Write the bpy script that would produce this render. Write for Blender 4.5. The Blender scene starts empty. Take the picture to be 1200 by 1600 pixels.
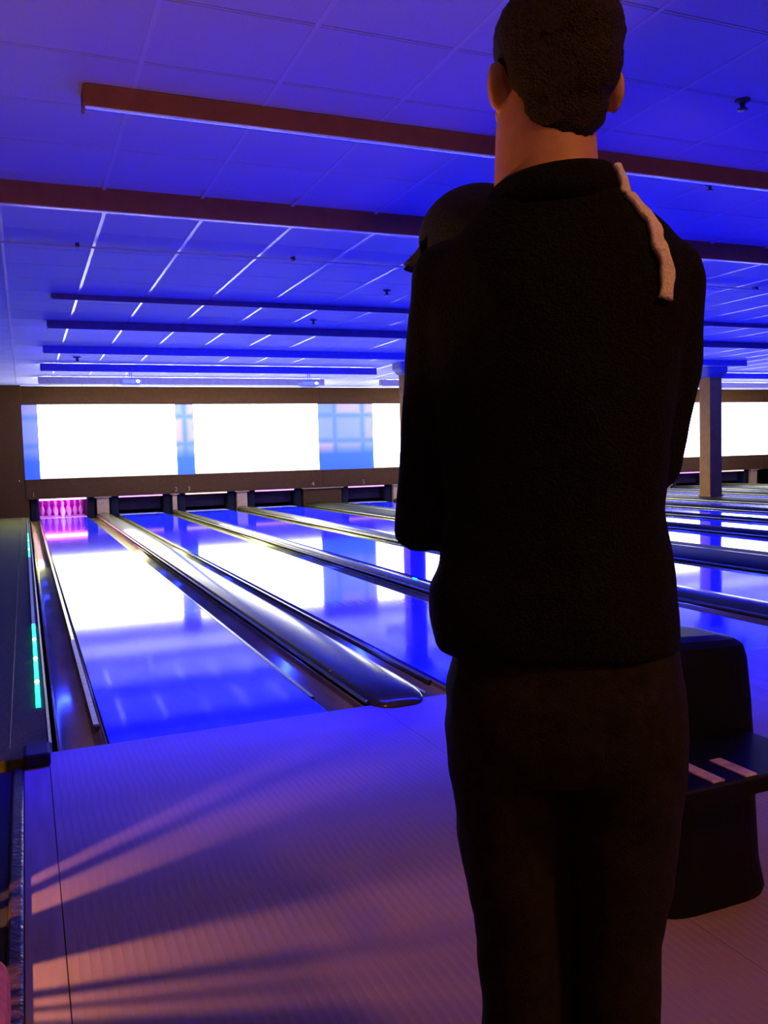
import bpy, bmesh, math, random
from mathutils import Vector, Matrix
random.seed(7)
S = bpy.context.scene
COL = S.collection
PI = math.pi

# ------------------------------------------------------------------ camera
cam_d = bpy.data.cameras.new('camera')
cam = bpy.data.objects.new('camera', cam_d); COL.objects.link(cam)
cam_d.sensor_fit = 'HORIZONTAL'; cam_d.sensor_width = 36.0
cam_d.lens = 36.0 * 1346.4 / 1200.0
cam_d.clip_start = 0.05; cam_d.clip_end = 200
_r = Vector((0.9224, -0.3852, -0.0276)); _f = Vector((0.3828, 0.9215, -0.0659)).normalized()
_u = _r.cross(_f).normalized(); _r = _f.cross(_u).normalized()
cam.matrix_world = Matrix(((_r.x, _u.x, -_f.x, -0.298), (_r.y, _u.y, -_f.y, -4.070),
                           (_r.z, _u.z, -_f.z, 1.285), (0, 0, 0, 1)))
S.camera = cam

# ------------------------------------------------------------------ world, exposure, large lights
w = bpy.data.worlds.new('world'); S.world = w; w.use_nodes = True
w.node_tree.nodes['Background'].inputs[0].default_value = (0.05, 0.03, 0.05, 1)
w.node_tree.nodes['Background'].inputs[1].default_value = 0.02
S.view_settings.view_transform = 'Standard'; S.view_settings.look = 'None'
S.view_settings.exposure = 0.0; S.view_settings.gamma = 1.0
S.view_settings.use_curve_mapping = False
S.cycles.use_denoising = True

TUBE_BLUE = 330.0       # radiance of the blue tubes behind the ceiling valances
TUBE_WHITE = 300.0      # radiance of the paler tubes next to the screens
SCREEN_WHITE = 6.0      # radiance of the projected screens
WARM_ROOM = 26.0        # watts, warm lamps over the seating behind the camera
LOW_LAMP = 78.0         # watts, low amber lamp beside the approach

def area_light(name, loc, target, size, size_y, power, color):
    d = bpy.data.lights.new(name, 'AREA'); d.shape = 'RECTANGLE'
    d.size = size; d.size_y = size_y; d.energy = power; d.color = color
    o = bpy.data.objects.new(name, d); COL.objects.link(o); o.location = loc
    o.rotation_euler = (Vector(target) - Vector(loc)).to_track_quat('-Z', 'Y').to_euler()
    return o
area_light('seating_lamp', (2.6, -7.6, 3.1), (1.6, -1.5, 0.6), 1.6, 0.6, WARM_ROOM, (1.0, 0.40, 0.14))
area_light('seating_lamp', (-0.9, -7.2, 3.1), (0.2, -2.0, 1.0), 0.6, 0.6, WARM_ROOM * 0.35, (1.0, 0.38, 0.16))

sp = bpy.data.lights.new('warm_fill_spot', 'SPOT'); sp.energy = 135.0; sp.color = (1.0, 0.38, 0.12)  # added unseen spot, concentrates warm light on the near approach
sp.spot_size = math.radians(92); sp.spot_blend = 1.0; sp.shadow_soft_size = 0.12
so = bpy.data.objects.new('warm_fill_spot', sp); COL.objects.link(so); so.location = (1.1, -4.6, 3.25)
so.rotation_euler = (Vector((1.1, -3.5, 0)) - Vector((1.1, -4.6, 3.25))).to_track_quat('-Z', 'Y').to_euler()

# ------------------------------------------------------------------ materials
MATS = {}
def mat(name, color, rough=0.6, metal=0.0, emit=None, strength=0.0, spec=0.5, coat=0.0, var=0.0, scale=20.0, bump=0.0, bscale=200.0, stretch=(1, 1, 1), sheen=0.0, tint=None):
    if name in MATS: return MATS[name]
    m = bpy.data.materials.new(name); m.use_nodes = True
    nt = m.node_tree; b = nt.nodes['Principled BSDF']
    b.inputs['Base Color'].default_value = (*color, 1); b.inputs['Roughness'].default_value = rough
    b.inputs['Metallic'].default_value = metal; b.inputs['Specular IOR Level'].default_value = spec
    b.inputs['Coat Weight'].default_value = coat; b.inputs['Coat Roughness'].default_value = 0.05
    if tint: b.inputs['Specular Tint'].default_value = (*tint, 1)
    if sheen: b.inputs['Sheen Weight'].default_value = sheen
    if emit:
        b.inputs['Emission Color'].default_value = (*emit, 1); b.inputs['Emission Strength'].default_value = strength
    if var or bump:
        tc = nt.nodes.new('ShaderNodeTexCoord'); mp = nt.nodes.new('ShaderNodeMapping')
        mp.inputs['Scale'].default_value = stretch
        nt.links.new(tc.outputs['Object'], mp.inputs['Vector'])
    if var:
        n = nt.nodes.new('ShaderNodeTexNoise'); n.inputs['Scale'].default_value = scale; n.inputs['Detail'].default_value = 4
        r = nt.nodes.new('ShaderNodeValToRGB')
        r.color_ramp.elements[0].position = 0.3; r.color_ramp.elements[1].position = 0.7
        r.color_ramp.elements[0].color = (*[max(0, c * (1 - var)) for c in color], 1)
        r.color_ramp.elements[1].color = (*[min(1, c * (1 + var)) for c in color], 1)
        nt.links.new(mp.outputs[0], n.inputs['Vector']); nt.links.new(n.outputs['Fac'], r.inputs['Fac'])
        nt.links.new(r.outputs['Color'], b.inputs['Base Color'])
    if bump:
        n2 = nt.nodes.new('ShaderNodeTexNoise'); n2.inputs['Scale'].default_value = bscale; n2.inputs['Detail'].default_value = 3
        bp = nt.nodes.new('ShaderNodeBump'); bp.inputs['Strength'].default_value = bump; bp.inputs['Distance'].default_value = 0.01
        nt.links.new(mp.outputs[0], n2.inputs['Vector']); nt.links.new(n2.outputs['Fac'], bp.inputs['Height'])
        nt.links.new(bp.outputs['Normal'], b.inputs['Normal'])
    MATS[name] = m
    return m

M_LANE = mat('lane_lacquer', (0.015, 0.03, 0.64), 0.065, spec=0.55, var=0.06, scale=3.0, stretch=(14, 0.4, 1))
M_DECK = mat('pin_deck_white', (0.75, 0.72, 0.70), 0.15, var=0.05, scale=4)
M_BOARD = mat('approach_wood', (0.36, 0.25, 0.25), 0.65, spec=0.05, var=0.16, scale=2.2, stretch=(9, 1, 1), bump=0.10, bscale=60)
M_CARPET = mat('dark_carpet', (0.020, 0.018, 0.016), 0.95, var=0.5, scale=160, bump=0.5, bscale=400)
M_LEDGE = mat('grey_ledge', (0.085, 0.082, 0.014), 0.85, spec=0.05, var=0.3, scale=60, bump=0.15, bscale=250)
M_TRIMDARK = mat('dark_trim', (0.05, 0.025, 0.015), 0.22, var=0.4, scale=30, bump=0.35, bscale=45)
M_GUTTER = mat('gutter_plastic', (0.46, 0.45, 0.10), 0.17, metal=0.75, spec=0.3, tint=(1.0, 0.97, 0.42), var=0.25, scale=6, stretch=(1, 0.3, 1), bump=0.06, bscale=12)
M_CAP = mat('divider_cap_plastic', (0.075, 0.073, 0.010), 0.20, metal=0.2, spec=0.4, tint=(1.0, 0.97, 0.42), var=0.2, scale=5, bump=0.05, bscale=14)
M_CAPMATT = mat('matt_divider_plastic', (0.020, 0.020, 0.003), 0.6, spec=0.04, tint=(1.0, 0.97, 0.42), var=0.2, scale=5, bump=0.05, bscale=14)
M_RAIL = mat('brushed_rail', (0.55, 0.52, 0.22), 0.28, metal=1.0, var=0.15, scale=20)
M_BRASS = mat('yellow_strip', (0.42, 0.38, 0.10), 0.45, metal=0.4, var=0.25, scale=25)
M_BROWN = mat('brown_panel', (0.042, 0.017, 0.0035), 0.7, spec=0.04, var=0.12, scale=14, bump=0.04, bscale=90)
M_BEAM = mat('brown_beam', (0.36, 0.15, 0.035), 0.7, spec=0.15, var=0.10, scale=10)
M_GOLD = mat('gold_edge_trim', (0.60, 0.45, 0.10), 0.5, metal=0.1, var=0.1, scale=10)
M_TILE = mat('ceiling_tile', (0.60, 0.60, 0.64), 0.85, var=0.07, scale=120, bump=0.12, bscale=220)
M_TBAR = mat('ceiling_grid_metal', (0.88, 0.88, 0.88), 0.25, spec=0.8, metal=0.1, var=0.03, scale=10)
M_TBARMATT = mat('painted_grid', (0.66, 0.66, 0.70), 0.7, var=0.03, scale=10)
M_VAL = mat('valance_board', (0.16, 0.12, 0.20), 0.6, var=0.12, scale=12)
M_TUBEWHITE = mat('white_tube', (0.3, 0.3, 0.4), 0.4, emit=(0.62, 0.68, 1.0), strength=TUBE_WHITE / 2.25)
M_TUBEPALE = mat('pale_blue_tube', (0.2, 0.2, 0.4), 0.4, emit=(0.40, 0.46, 1.0), strength=TUBE_BLUE * 0.8 / 2.25)
M_TUBEFIRST = mat('strong_blue_tube', (0.1, 0.1, 0.3), 0.4, emit=(0.004, 0.009, 1.0), strength=TUBE_BLUE * 3.8)
M_TUBE = mat('blue_tube', (0.1, 0.1, 0.3), 0.4, emit=(0.004, 0.009, 1.0), strength=TUBE_BLUE)
M_SCREEN = mat('projected_screen', (0.8, 0.8, 0.8), 0.8, emit=(1.0, 1.0, 0.985), strength=SCREEN_WHITE)
M_PIT = mat('pit_curtain', (0.012, 0.006, 0.008), 0.8, spec=0.1, var=0.2, scale=20)
M_PITLIT = mat('pit_curtain_magenta_lit', (0.26, 0.006, 0.26), 0.8, spec=0.0, var=0.2, scale=20)  # curtain copy with the magenta lamp light put into its colour
M_KICK = mat('kickback_plate', (0.0035, 0.003, 0.0035), 0.6, spec=0.08, var=0.2, scale=20)
M_PIER = mat('pier_beige', (0.24, 0.13, 0.03), 0.55, var=0.15, scale=18)
M_PIN = mat('pin_white', (0.85, 0.84, 0.82), 0.18, coat=0.5, var=0.02, scale=30)
M_PINRED = mat('pin_stripe_red', (0.55, 0.03, 0.05), 0.3, var=0.05, scale=30)
M_MAGENTA = mat('magenta_lamp', (0.5, 0.1, 0.5), 0.4, emit=(1.0, 0.22, 1.0), strength=34.0)
M_WARMSTRIP = mat('warm_strip_lamp', (0.7, 0.6, 0.5), 0.4, emit=(1.0, 0.62, 0.45), strength=2.2)
M_VIOLETSTRIP = mat('violet_strip_lamp', (0.5, 0.3, 0.7), 0.4, emit=(0.75, 0.30, 1.0), strength=2.4)
M_CYAN = mat('cyan_led_and_glint', (0.1, 0.5, 0.5), 0.3, emit=(0.0, 0.85, 1.0), strength=2.6)
M_GREEN = mat('green_led_and_glint', (0.1, 0.5, 0.3), 0.3, emit=(0.02, 0.75, 0.38), strength=2.0)
M_LEDDOT = mat('led_bulb', (0.6, 0.9, 0.9), 0.3, emit=(0.55, 1.0, 1.0), strength=9.0)
M_LEDOFF = mat('unlit_led_tape', (0.10, 0.12, 0.12), 0.3, var=0.1, scale=40)
M_COLUMN = mat('column_paint', (0.30, 0.14, 0.012), 0.7, spec=0.05, var=0.12, scale=8)
M_CAPITAL = mat('capital_dark', (0.06, 0.06, 0.10), 0.6, var=0.1, scale=8)
M_PROJ = mat('projector_case', (0.07, 0.08, 0.20), 0.6, var=0.08, scale=20)
M_LENS = mat('projector_lens', (0.75, 0.78, 0.8), 0.1, metal=0.4, var=0.02, scale=20)
M_BLACK = mat('black_shell', (0.0035, 0.0035, 0.0035), 0.5, spec=0.2, var=0.2, scale=12, bump=0.05, bscale=150)
M_RUBBER = mat('black_rubber', (0.008, 0.008, 0.008), 0.8, var=0.2, scale=30)
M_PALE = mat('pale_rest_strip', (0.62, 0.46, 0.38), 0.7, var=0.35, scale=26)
M_JACKET = mat('black_fleece', (0.0045, 0.0045, 0.0047), 0.95, var=0.5, scale=120, bump=0.6, bscale=260, spec=0.15)
M_WHITEKNIT = mat('white_knit', (0.72, 0.62, 0.52), 0.9, var=0.12, scale=140, bump=0.4, bscale=260)
M_JEANS = mat('dark_denim', (0.012, 0.008, 0.006), 0.9, var=0.35, scale=60, bump=0.3, bscale=300, spec=0.2)
M_SKIN = mat('skin', (0.60, 0.29, 0.14), 0.55, var=0.10, scale=30, bump=0.05, bscale=180)
M_HAIR = mat('short_dark_hair', (0.022, 0.012, 0.008), 0.75, var=0.5, scale=180, bump=0.7, bscale=320, spec=0.3)
M_EYE = mat('eye_white', (0.7, 0.68, 0.66), 0.2, var=0.02, scale=10)
M_SHOE = mat('dark_shoe', (0.03, 0.025, 0.02), 0.5, var=0.2, scale=20)
M_CAPCLOTH = mat('dark_cap_cloth', (0.016, 0.022, 0.022), 0.9, var=0.3, scale=120, bump=0.4, bscale=260)
M_COAT2 = mat('dark_coat', (0.010, 0.012, 0.012), 0.9, var=0.3, scale=90, bump=0.3, bscale=220)
M_RED = mat('red_upholstery', (0.78, 0.10, 0.10), 0.7, var=0.15, scale=60, bump=0.25, bscale=260)
M_NUM = mat('number_paint', (0.16, 0.10, 0.05), 0.6, var=0.03, scale=10)
M_WALL = mat('dark_wall', (0.10, 0.055, 0.04), 0.8, var=0.2, scale=12)
M_SPRINK = mat('dark_fitting', (0.06, 0.06, 0.08), 0.5, var=0.1, scale=20)

def mural_material():
    """flat printed mural: pale blue field with pinkish pale window-like blocks"""
    m = bpy.data.materials.new('printed_mural'); m.use_nodes = True; nt = m.node_tree
    b = nt.nodes['Principled BSDF']; b.inputs['Roughness'].default_value = 0.7
    tc = nt.nodes.new('ShaderNodeTexCoord'); mp = nt.nodes.new('ShaderNodeMapping')
    mp.inputs['Rotation'].default_value = (PI / 2, 0, 0); mp.inputs['Location'].default_value = (0.12, 0.35, 0)
    br = nt.nodes.new('ShaderNodeTexBrick')
    br.inputs['Color1'].default_value = (0.46, 0.32, 0.58, 1); br.inputs['Color2'].default_value = (0.17, 0.26, 0.62, 1)
    br.inputs['Mortar'].default_value = (0.11, 0.20, 0.58, 1)
    br.inputs['Scale'].default_value = 1.0; br.inputs['Mortar Size'].default_value = 0.13; br.offset = 0.0
    br.inputs['Brick Width'].default_value = 0.80; br.inputs['Row Height'].default_value = 0.68
    br.inputs['Mortar Smooth'].default_value = 1.0
    sx = nt.nodes.new('ShaderNodeSeparateXYZ'); gt = nt.nodes.new('ShaderNodeMapRange')
    gt.inputs['From Min'].default_value = 1.35; gt.inputs['From Max'].default_value = 1.60
    mx = nt.nodes.new('ShaderNodeMix'); mx.data_type = 'RGBA'
    mx.inputs['A'].default_value = (0.035, 0.13, 0.55, 1)
    nt.links.new(tc.outputs['Object'], mp.inputs[0]); nt.links.new(mp.outputs[0], br.inputs['Vector'])
    nt.links.new(tc.outputs['Object'], sx.inputs[0]); nt.links.new(sx.outputs['Z'], gt.inputs['Value'])
    nt.links.new(gt.outputs[0], mx.inputs['Factor']); nt.links.new(br.outputs['Color'], mx.inputs['B'])
    nt.links.new(mx.outputs['Result'], b.inputs['Base Color'])
    return m
M_MURAL = mural_material()

# ------------------------------------------------------------------ helpers
def link(name, me, m=None, parent=None, smooth=False):
    if m is not None and not me.materials: me.materials.append(m)
    o = bpy.data.objects.new(name, me); COL.objects.link(o)
    if parent is not None: o.parent = parent
    if smooth: me.polygons.foreach_set('use_smooth', [True] * len(me.polygons))
    return o
def tag(o, label=None, cat=None, group=None, kind=None):
    if label: o['label'] = label
    if cat: o['category'] = cat
    if group: o['group'] = group
    if kind: o['kind'] = kind
    return o
def empty(name, loc=(0, 0, 0), rz=0.0):
    o = bpy.data.objects.new(name, None); COL.objects.link(o); o.empty_display_size = 0.1
    o.location = loc; o.rotation_euler = (0, 0, rz); return o
def box_mesh(x0, x1, y0, y1, z0, z1, bev=0.0, seg=2, name='box'):
    bm = bmesh.new(); bmesh.ops.create_cube(bm, size=1)
    for v in bm.verts:
        v.co = Vector(((x0 + x1) / 2 + v.co.x * (x1 - x0), (y0 + y1) / 2 + v.co.y * (y1 - y0), (z0 + z1) / 2 + v.co.z * (z1 - z0)))
    if bev: bmesh.ops.bevel(bm, geom=bm.edges[:], offset=bev, segments=seg, profile=0.5, affect='EDGES')
    me = bpy.data.meshes.new(name); bm.to_mesh(me); bm.free(); return me
def box(name, x0, x1, y0, y1, z0, z1, m, parent=None, bev=0.0, seg=2, kind=None):
    o = link(name, box_mesh(x0, x1, y0, y1, z0, z1, bev, seg, name), m, parent)
    if kind: o['kind'] = kind
    return o
def loft_data(rings, cap=True):
    n = len(rings[0]); V = []; F = []
    for r in rings: V += [tuple(p) for p in r]
    for i in range(len(rings) - 1):
        for j in range(n):
            a = i * n + j; b = i * n + (j + 1) % n
            F.append((a, b, b + n, a + n))
    if cap:
        F.append(tuple(reversed(range(n)))); F.append(tuple(range((len(rings) - 1) * n, len(rings) * n)))
    return V, F
def merge(parts):
    V = []; F = []
    for v, f in parts:
        k = len(V); V += v; F += [tuple(i + k for i in q) for q in f]
    return V, F
def mesh_of(name, vf):
    me = bpy.data.meshes.new(name); me.from_pydata(vf[0], [], vf[1]); me.update()
    bm = bmesh.new(); bm.from_mesh(me); bmesh.ops.recalc_face_normals(bm, faces=bm.faces[:]); bm.to_mesh(me); bm.free()
    return me
def ell(cx, cy, z, a, b, n=28, p=2.0, tx=0.0, ty=0.0):
    """horizontal superellipse ring; tx, ty tilt it (dz per metre)"""
    out = []
    for i in range(n):
        t = 2 * PI * i / n; c, s = math.cos(t), math.sin(t)
        x = a * math.copysign(abs(c) ** (2 / p), c); y = b * math.copysign(abs(s) ** (2 / p), s)
        out.append((cx + x, cy + y, z + tx * x + ty * y))
    return out
def tube(points, radii, n=14, flat=1.0, side=None, round_ends=True):
    """closed tapering tube through points; flat squashes it along `side`'s normal"""
    P = [Vector(p) for p in points]; R = list(radii)
    if round_ends:
        d0 = (P[0] - P[1]).normalized(); d1 = (P[-1] - P[-2]).normalized()
        P = [P[0] + d0 * R[0] * 0.9, P[0] + d0 * R[0] * 0.55] + P + [P[-1] + d1 * R[-1] * 0.55, P[-1] + d1 * R[-1] * 0.9]
        R = [R[0] * 0.35, R[0] * 0.82] + R + [R[-1] * 0.82, R[-1] * 0.35]
    rings = []; up = Vector(side) if side else None
    for i, p in enumerate(P):
        t = (P[min(i + 1, len(P) - 1)] - P[max(i - 1, 0)]).normalized()
        if up is None: up = Vector((0, 0, 1)) if abs(t.z) < 0.9 else Vector((1, 0, 0))
        a = (up - t * up.dot(t)).normalized(); up = a if side is None else Vector(side)
        b = t.cross(a)
        rings.append([p + a * (R[i] * math.cos(2 * PI * k / n)) + b * (R[i] * flat * math.sin(2 * PI * k / n)) for k in range(n)])
    return loft_data(rings)
def ball(c, r, n=18, k=12, rot=None):
    """ellipsoid"""
    V = []; F = []
    c = Vector(c)
    for i in range(1, k):
        th = PI * i / k
        for j in range(n):
            ph = 2 * PI * j / n
            v = Vector((r[0] * math.sin(th) * math.cos(ph), r[1] * math.sin(th) * math.sin(ph), r[2] * math.cos(th)))
            if rot: v = rot @ v
            V.append(tuple(c + v))
    for i in range(k - 2):
        for j in range(n):
            a = i * n + j; b = i * n + (j + 1) % n
            F.append((a, b, b + n, a + n))
    F.append(tuple(range(n))); F.append(tuple(range((k - 2) * n, (k - 1) * n)))
    return V, F
def lathe(profile, n=16):
    V = []; F = []
    rings = [[(r * math.cos(2 * PI * j / n), r * math.sin(2 * PI * j / n), z) for j in range(n)] for r, z in profile]
    return loft_data(rings)
def fused(name, parts, m, parent, voxel=0.008, smooth=6, disp=0.0, dscale=0.08):
    """one continuous skin over overlapping closed shapes"""
    o = link(name, mesh_of(name, merge(parts)), m, parent)
    r = o.modifiers.new('skin', 'REMESH'); r.mode = 'VOXEL'; r.voxel_size = voxel; r.use_smooth_shade = True
    s = o.modifiers.new('soft', 'SMOOTH'); s.factor = 0.5; s.iterations = smooth
    if disp:
        t = bpy.data.textures.new(name + '_folds', 'CLOUDS'); t.noise_scale = dscale; t.noise_depth = 1
        d = o.modifiers.new('folds', 'DISPLACE'); d.texture = t; d.strength = disp; d.mid_level = 0.5
    return o
def prism_y(profile, y0, y1, closed=True):
    """profile in (x, z), run along y"""
    rings = [[(x, y0, z) for x, z in profile], [(x, y1, z) for x, z in profile]]
    return loft_data(rings, cap=True)
ORD = ['first', 'second', 'third', 'fourth', 'fifth', 'sixth', 'seventh', 'eighth', 'ninth', 'tenth', 'eleventh', 'twelfth', 'thirteenth']

# ------------------------------------------------------------------ layout (metres; foul line at y = 0, lanes run along +y)
LW = 1.054; GW = 0.22
BASE = [0.0, 1.82, 3.45, 5.25]; PERIOD = 7.85
LANES = [BASE[i % 4] + PERIOD * (i // 4) for i in range(12)]
ZC = 3.15; ZU = 3.30; STEP_Y = 2.74; MASK_Y = 17.95; XR = 26.0; XL = -1.7; YB = -9.5; YF = 20.2

# ------------------------------------------------------------------ structure: floor
fl = box('floor', XL, XR, YB, 0.0, -0.16, -0.03, M_CARPET, kind='structure'); fl['label'] = 'wooden bowling approach floor in front of the lanes'
bw = 0.0271
x = -0.36; k = 0
narrow = box_mesh(-0.36, -0.262, -3.9, 0.0, -0.03, 0.0); narrow.materials.append(M_BOARD)
link('plank', narrow, None, fl)
plank_me = box_mesh(0, bw - 0.0003, -3.9, 0.0, -0.03, 0.0); plank_me.materials.append(M_BOARD)
x = -0.259
while x < 3.0:
    o = link('plank', plank_me, None, fl); o.location.x = x
    x += bw
    if abs(x - 1.30) < bw / 2: x += 0.0015
box('approach_panel', x, XR, -3.9, 0.0, -0.03, 0.0, M_BOARD, fl)
box('approach_panel', -0.36, XR, -8.0, -3.902, -0.03, 0.0, M_BOARD, fl)
box('edge_trim', -0.405, -0.362, -5.2, -0.17, -0.03, 0.012, M_TRIMDARK, fl, bev=0.008)
box('edge_trim', XL, -0.407, -5.2, -0.17, -0.03, -0.004, M_CARPET, fl)
lf = box('floor', XL, XR, 0.0, YF, -0.30, -0.14, M_RUBBER, kind='structure'); lf['label'] = 'dark sub-floor beneath the bowling lanes'

# structure: walls
box('wall_left', XL - 0.15, XL, YB, YF, -0.16, 3.6, M_WALL, kind='structure')
box('wall_right', XR, XR + 0.15, YB, YF, -0.16, 3.6, M_WALL, kind='structure')
box('wall_back', XL, XR, YB - 0.15, YB, -0.16, 3.6, M_WALL, kind='structure')
box('wall_front', XL, XR, YF, YF + 0.15, -0.3, 3.6, M_WALL, kind='structure')
wl = box('wall_side', XL, -0.285, MASK_Y - 0.03, MASK_Y + 0.10, 0.0, ZC, M_BROWN, kind='structure')
wl['label'] = 'brown wall beside the end of the first lane'
box('baseboard_side', XL, -0.33, MASK_Y - 0.05, MASK_Y - 0.03, -0.0, 0.05, M_PIER, kind='structure')
bm_ = box('wall_plate', -0.42, -0.40, MASK_Y - 0.036, MASK_Y - 0.03, 0.90, 0.93, M_PALE, wl)

# ------------------------------------------------------------------ structure: ceiling (lower part over lanes, higher part over the approach)
ce = box('ceiling', XL, XR, STEP_Y, YF, ZC + 0.012, ZC + 0.10, M_TILE, kind='structure'); ce['label'] = 'tiled suspended ceiling over the lanes'
cu = box('ceiling', XL, XR, YB, STEP_Y, ZU + 0.012, ZU + 0.10, M_TILE, kind='structure'); cu['label'] = 'higher tiled suspended ceiling over the approach'
TX = 0.722; TY = 0.655; TX0 = 0.353
tile_me = box_mesh(0.013, TX - 0.013, 0.013, TY - 0.013, 0.0, 0.012); tile_me.materials.append(M_TILE)
rest = {0: [], 1: []}; made = 0
def lay_tiles(parent, y0, y1, z, idx, near):
    global made
    nx0 = math.ceil((XL - TX0) / TX); nx1 = int((XR - TX0) / TX)
    y = y0
    while y + TY <= y1 + 0.02:
        for i in range(nx0, nx1):
            xx = TX0 + i * TX
            if near(xx, y) and made < 298:
                o = link('tile', tile_me, None, parent); o.location = (xx, y, z); made += 1
            else:
                rest[idx].append((xx, y, z))
        y += TY
lay_tiles(ce, STEP_Y + 0.01, YF - 1.6, ZC, 0, lambda a, b: b < 7.6 and -1.2 < a < 1.5 + (b + 4) * 0.95)
lay_tiles(cu, 1.19 - 9 * TY, STEP_Y, ZU, 1, lambda a, b: b > -1.6 and -1.2 < a < 2.4 + (b + 4) * 0.75)
for idx, par in ((0, ce), (1, cu)):
    V = []; F = []
    for (a, b, z) in rest[idx]:
        k = len(V)
        V += [(a + 0.013, b + 0.013, z), (a + TX - 0.013, b + 0.013, z), (a + TX - 0.013, b + TY - 0.013, z), (a + 0.013, b + TY - 0.013, z)]
        V += [(p[0], p[1], z + 0.012) for p in V[k:k + 4]]
        F += [(k, k + 3, k + 2, k + 1), (k, k + 1, k + 5, k + 4), (k + 1, k + 2, k + 6, k + 5), (k + 2, k + 3, k + 7, k + 6), (k + 3, k, k + 4, k + 7)]
    o = link('distant_tiles', mesh_of('distant_tiles', (V, F)), M_TILE, par); o['kind'] = 'stuff'
nx0 = math.ceil((XL - TX0) / TX); nx1 = int((XR - TX0) / TX)
def rails(parent, y0, y1, ys, z):
    me = box_mesh(-0.013, 0.013, y0, y1, z - 0.003, z + 0.006); me.materials.append(M_TBAR if z < 3.2 else M_TBARMATT)
    for i in range(nx0, nx1 + 1):
        o = link('grid_rail', me, None, parent); o.location.x = TX0 + i * TX
    me2 = box_mesh(XL, XR, -0.005, 0.005, z - 0.001, z + 0.006); me2.materials.append(M_TBARMATT)
    for yy in ys:
        o = link('grid_rail', me2, None, parent); o.location.y = yy
rails(ce, STEP_Y, YF - 1.7, [STEP_Y + 0.01 + i * TY for i in range(1, 24)], ZC)
rails(cu, YB, STEP_Y, [1.19 - 12 * TY + i * TY for i in range(0, 15)], ZU)
bk = box('trim_1', XL, XR, STEP_Y - 0.02, STEP_Y, ZC - 0.004, ZU + 0.012, M_BEAM, kind='structure'); bk['label'] = 'brown face of the ceiling step over the lanes'
box('bottom_bead', XL, XR, STEP_Y - 0.028, STEP_Y + 0.012, ZC - 0.012, ZC - 0.004, M_TBAR, bk)

# ------------------------------------------------------------------ light valances with blue tubes on their lane side
def valance(x0, x1, y, zb, zt, label, m=None, bead=False, tm=None, tz=0.05, ty=0.09, glow_stop=0.0, housing=True, rad=0.02):
    root = empty('light_valance', ((x0 + x1) / 2, y, zb)); tag(root, label, 'ceiling valance', 'valances hiding the blue tubes')
    h = (x1 - x0) / 2; d = zt - zb
    def P(nm, a, b, c, e, f, g, mm, par=root): return box(nm, a, b, c, e, f, g, mm, par)
    P('board', -h, h, -0.018, 0.0, 0.0, d, m or M_VAL)
    if housing: P('housing', -h, h, 0.0, 0.16, d - 0.03, d, M_VAL)
    for s in (-1, 1): P('end_plate', s * h - 0.008, s * h + 0.008, 0.0, 0.16, 0.02, d, m or M_VAL)
    if bead: P('bottom_bead', -h, h, -0.022, 0.006, -0.006, 0.0, M_TBAR)
    if glow_stop: P('glow_stop', -h, h, 0.145, 0.16, glow_stop, d - 0.03, M_VAL)  # added strip out of sight, keeps the tube glow off the ceiling
    n = max(1, int((x1 - x0) / 1.7)); L = (x1 - x0 - 0.1) / n
    for i in range(n):
        a = -h + 0.05 + i * L + 0.03
        vf = tube([(a, ty, tz), (a + L - 0.06, ty, tz)], [rad, rad], n=10, round_ends=False)
        link('light_tube', mesh_of('light_tube', vf), tm or M_TUBE, root, smooth=True)
    return root
valance(0.10, 13.5, 0.88, 3.180, ZU - 0.004, 'brown hanging valance over the foul line, nearest the camera', M_BEAM, bead=True, tz=0.085, ty=0.052, glow_stop=0.045, tm=M_TUBEFIRST)
valance(0.08, 14.2, 6.13, 3.085, ZC - 0.004, 'thin dark valance, first one past the ceiling step')
valance(0.08, 14.2, 8.03, 3.045, ZC - 0.004, 'dark blue valance, second one past the ceiling step')
valance(0.08, 14.6, 10.61, 3.030, ZC - 0.004, 'dark blue valance in front of the two columns')
valance(0.08, 6.75, 13.10, 3.000, ZC - 0.004, 'short dark valance over lanes one to four, before the projectors', tm=M_TUBEPALE, rad=0.045, tz=0.09, housing=False)
valance(7.95, 14.6, 13.10, 3.000, ZC - 0.004, 'short dark valance over lanes five to eight, before the projectors', tm=M_TUBEPALE, rad=0.045, tz=0.09, housing=False)
valance(15.8, 22.5, 13.10, 3.000, ZC - 0.004, 'short dark valance over the far lanes, beyond the square column', tm=M_TUBEPALE, rad=0.045, tz=0.09, housing=False)
valance(0.08, 6.45, 15.70, 2.990, ZC - 0.004, 'last dark valance over lanes one to four, just before the screens', tm=M_TUBEWHITE, rad=0.045, tz=0.09, housing=False)
valance(7.95, 14.3, 15.70, 2.990, ZC - 0.004, 'last dark valance over lanes five to eight, just before the screens', tm=M_TUBEWHITE, rad=0.045, tz=0.09, housing=False)
valance(15.8, 22.2, 15.70, 2.990, ZC - 0.004, 'last dark valance over the far lanes, just before the screens', tm=M_TUBEWHITE, rad=0.045, tz=0.09, housing=False)
valance(15.8, 23.5, 10.61, 3.030, ZC - 0.004, 'dark valance over the far lanes level with the square column')
valance(15.8, 23.5, 8.03, 3.045, ZC - 0.004, 'dark valance over the far lanes, nearer the camera than the square column')

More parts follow.
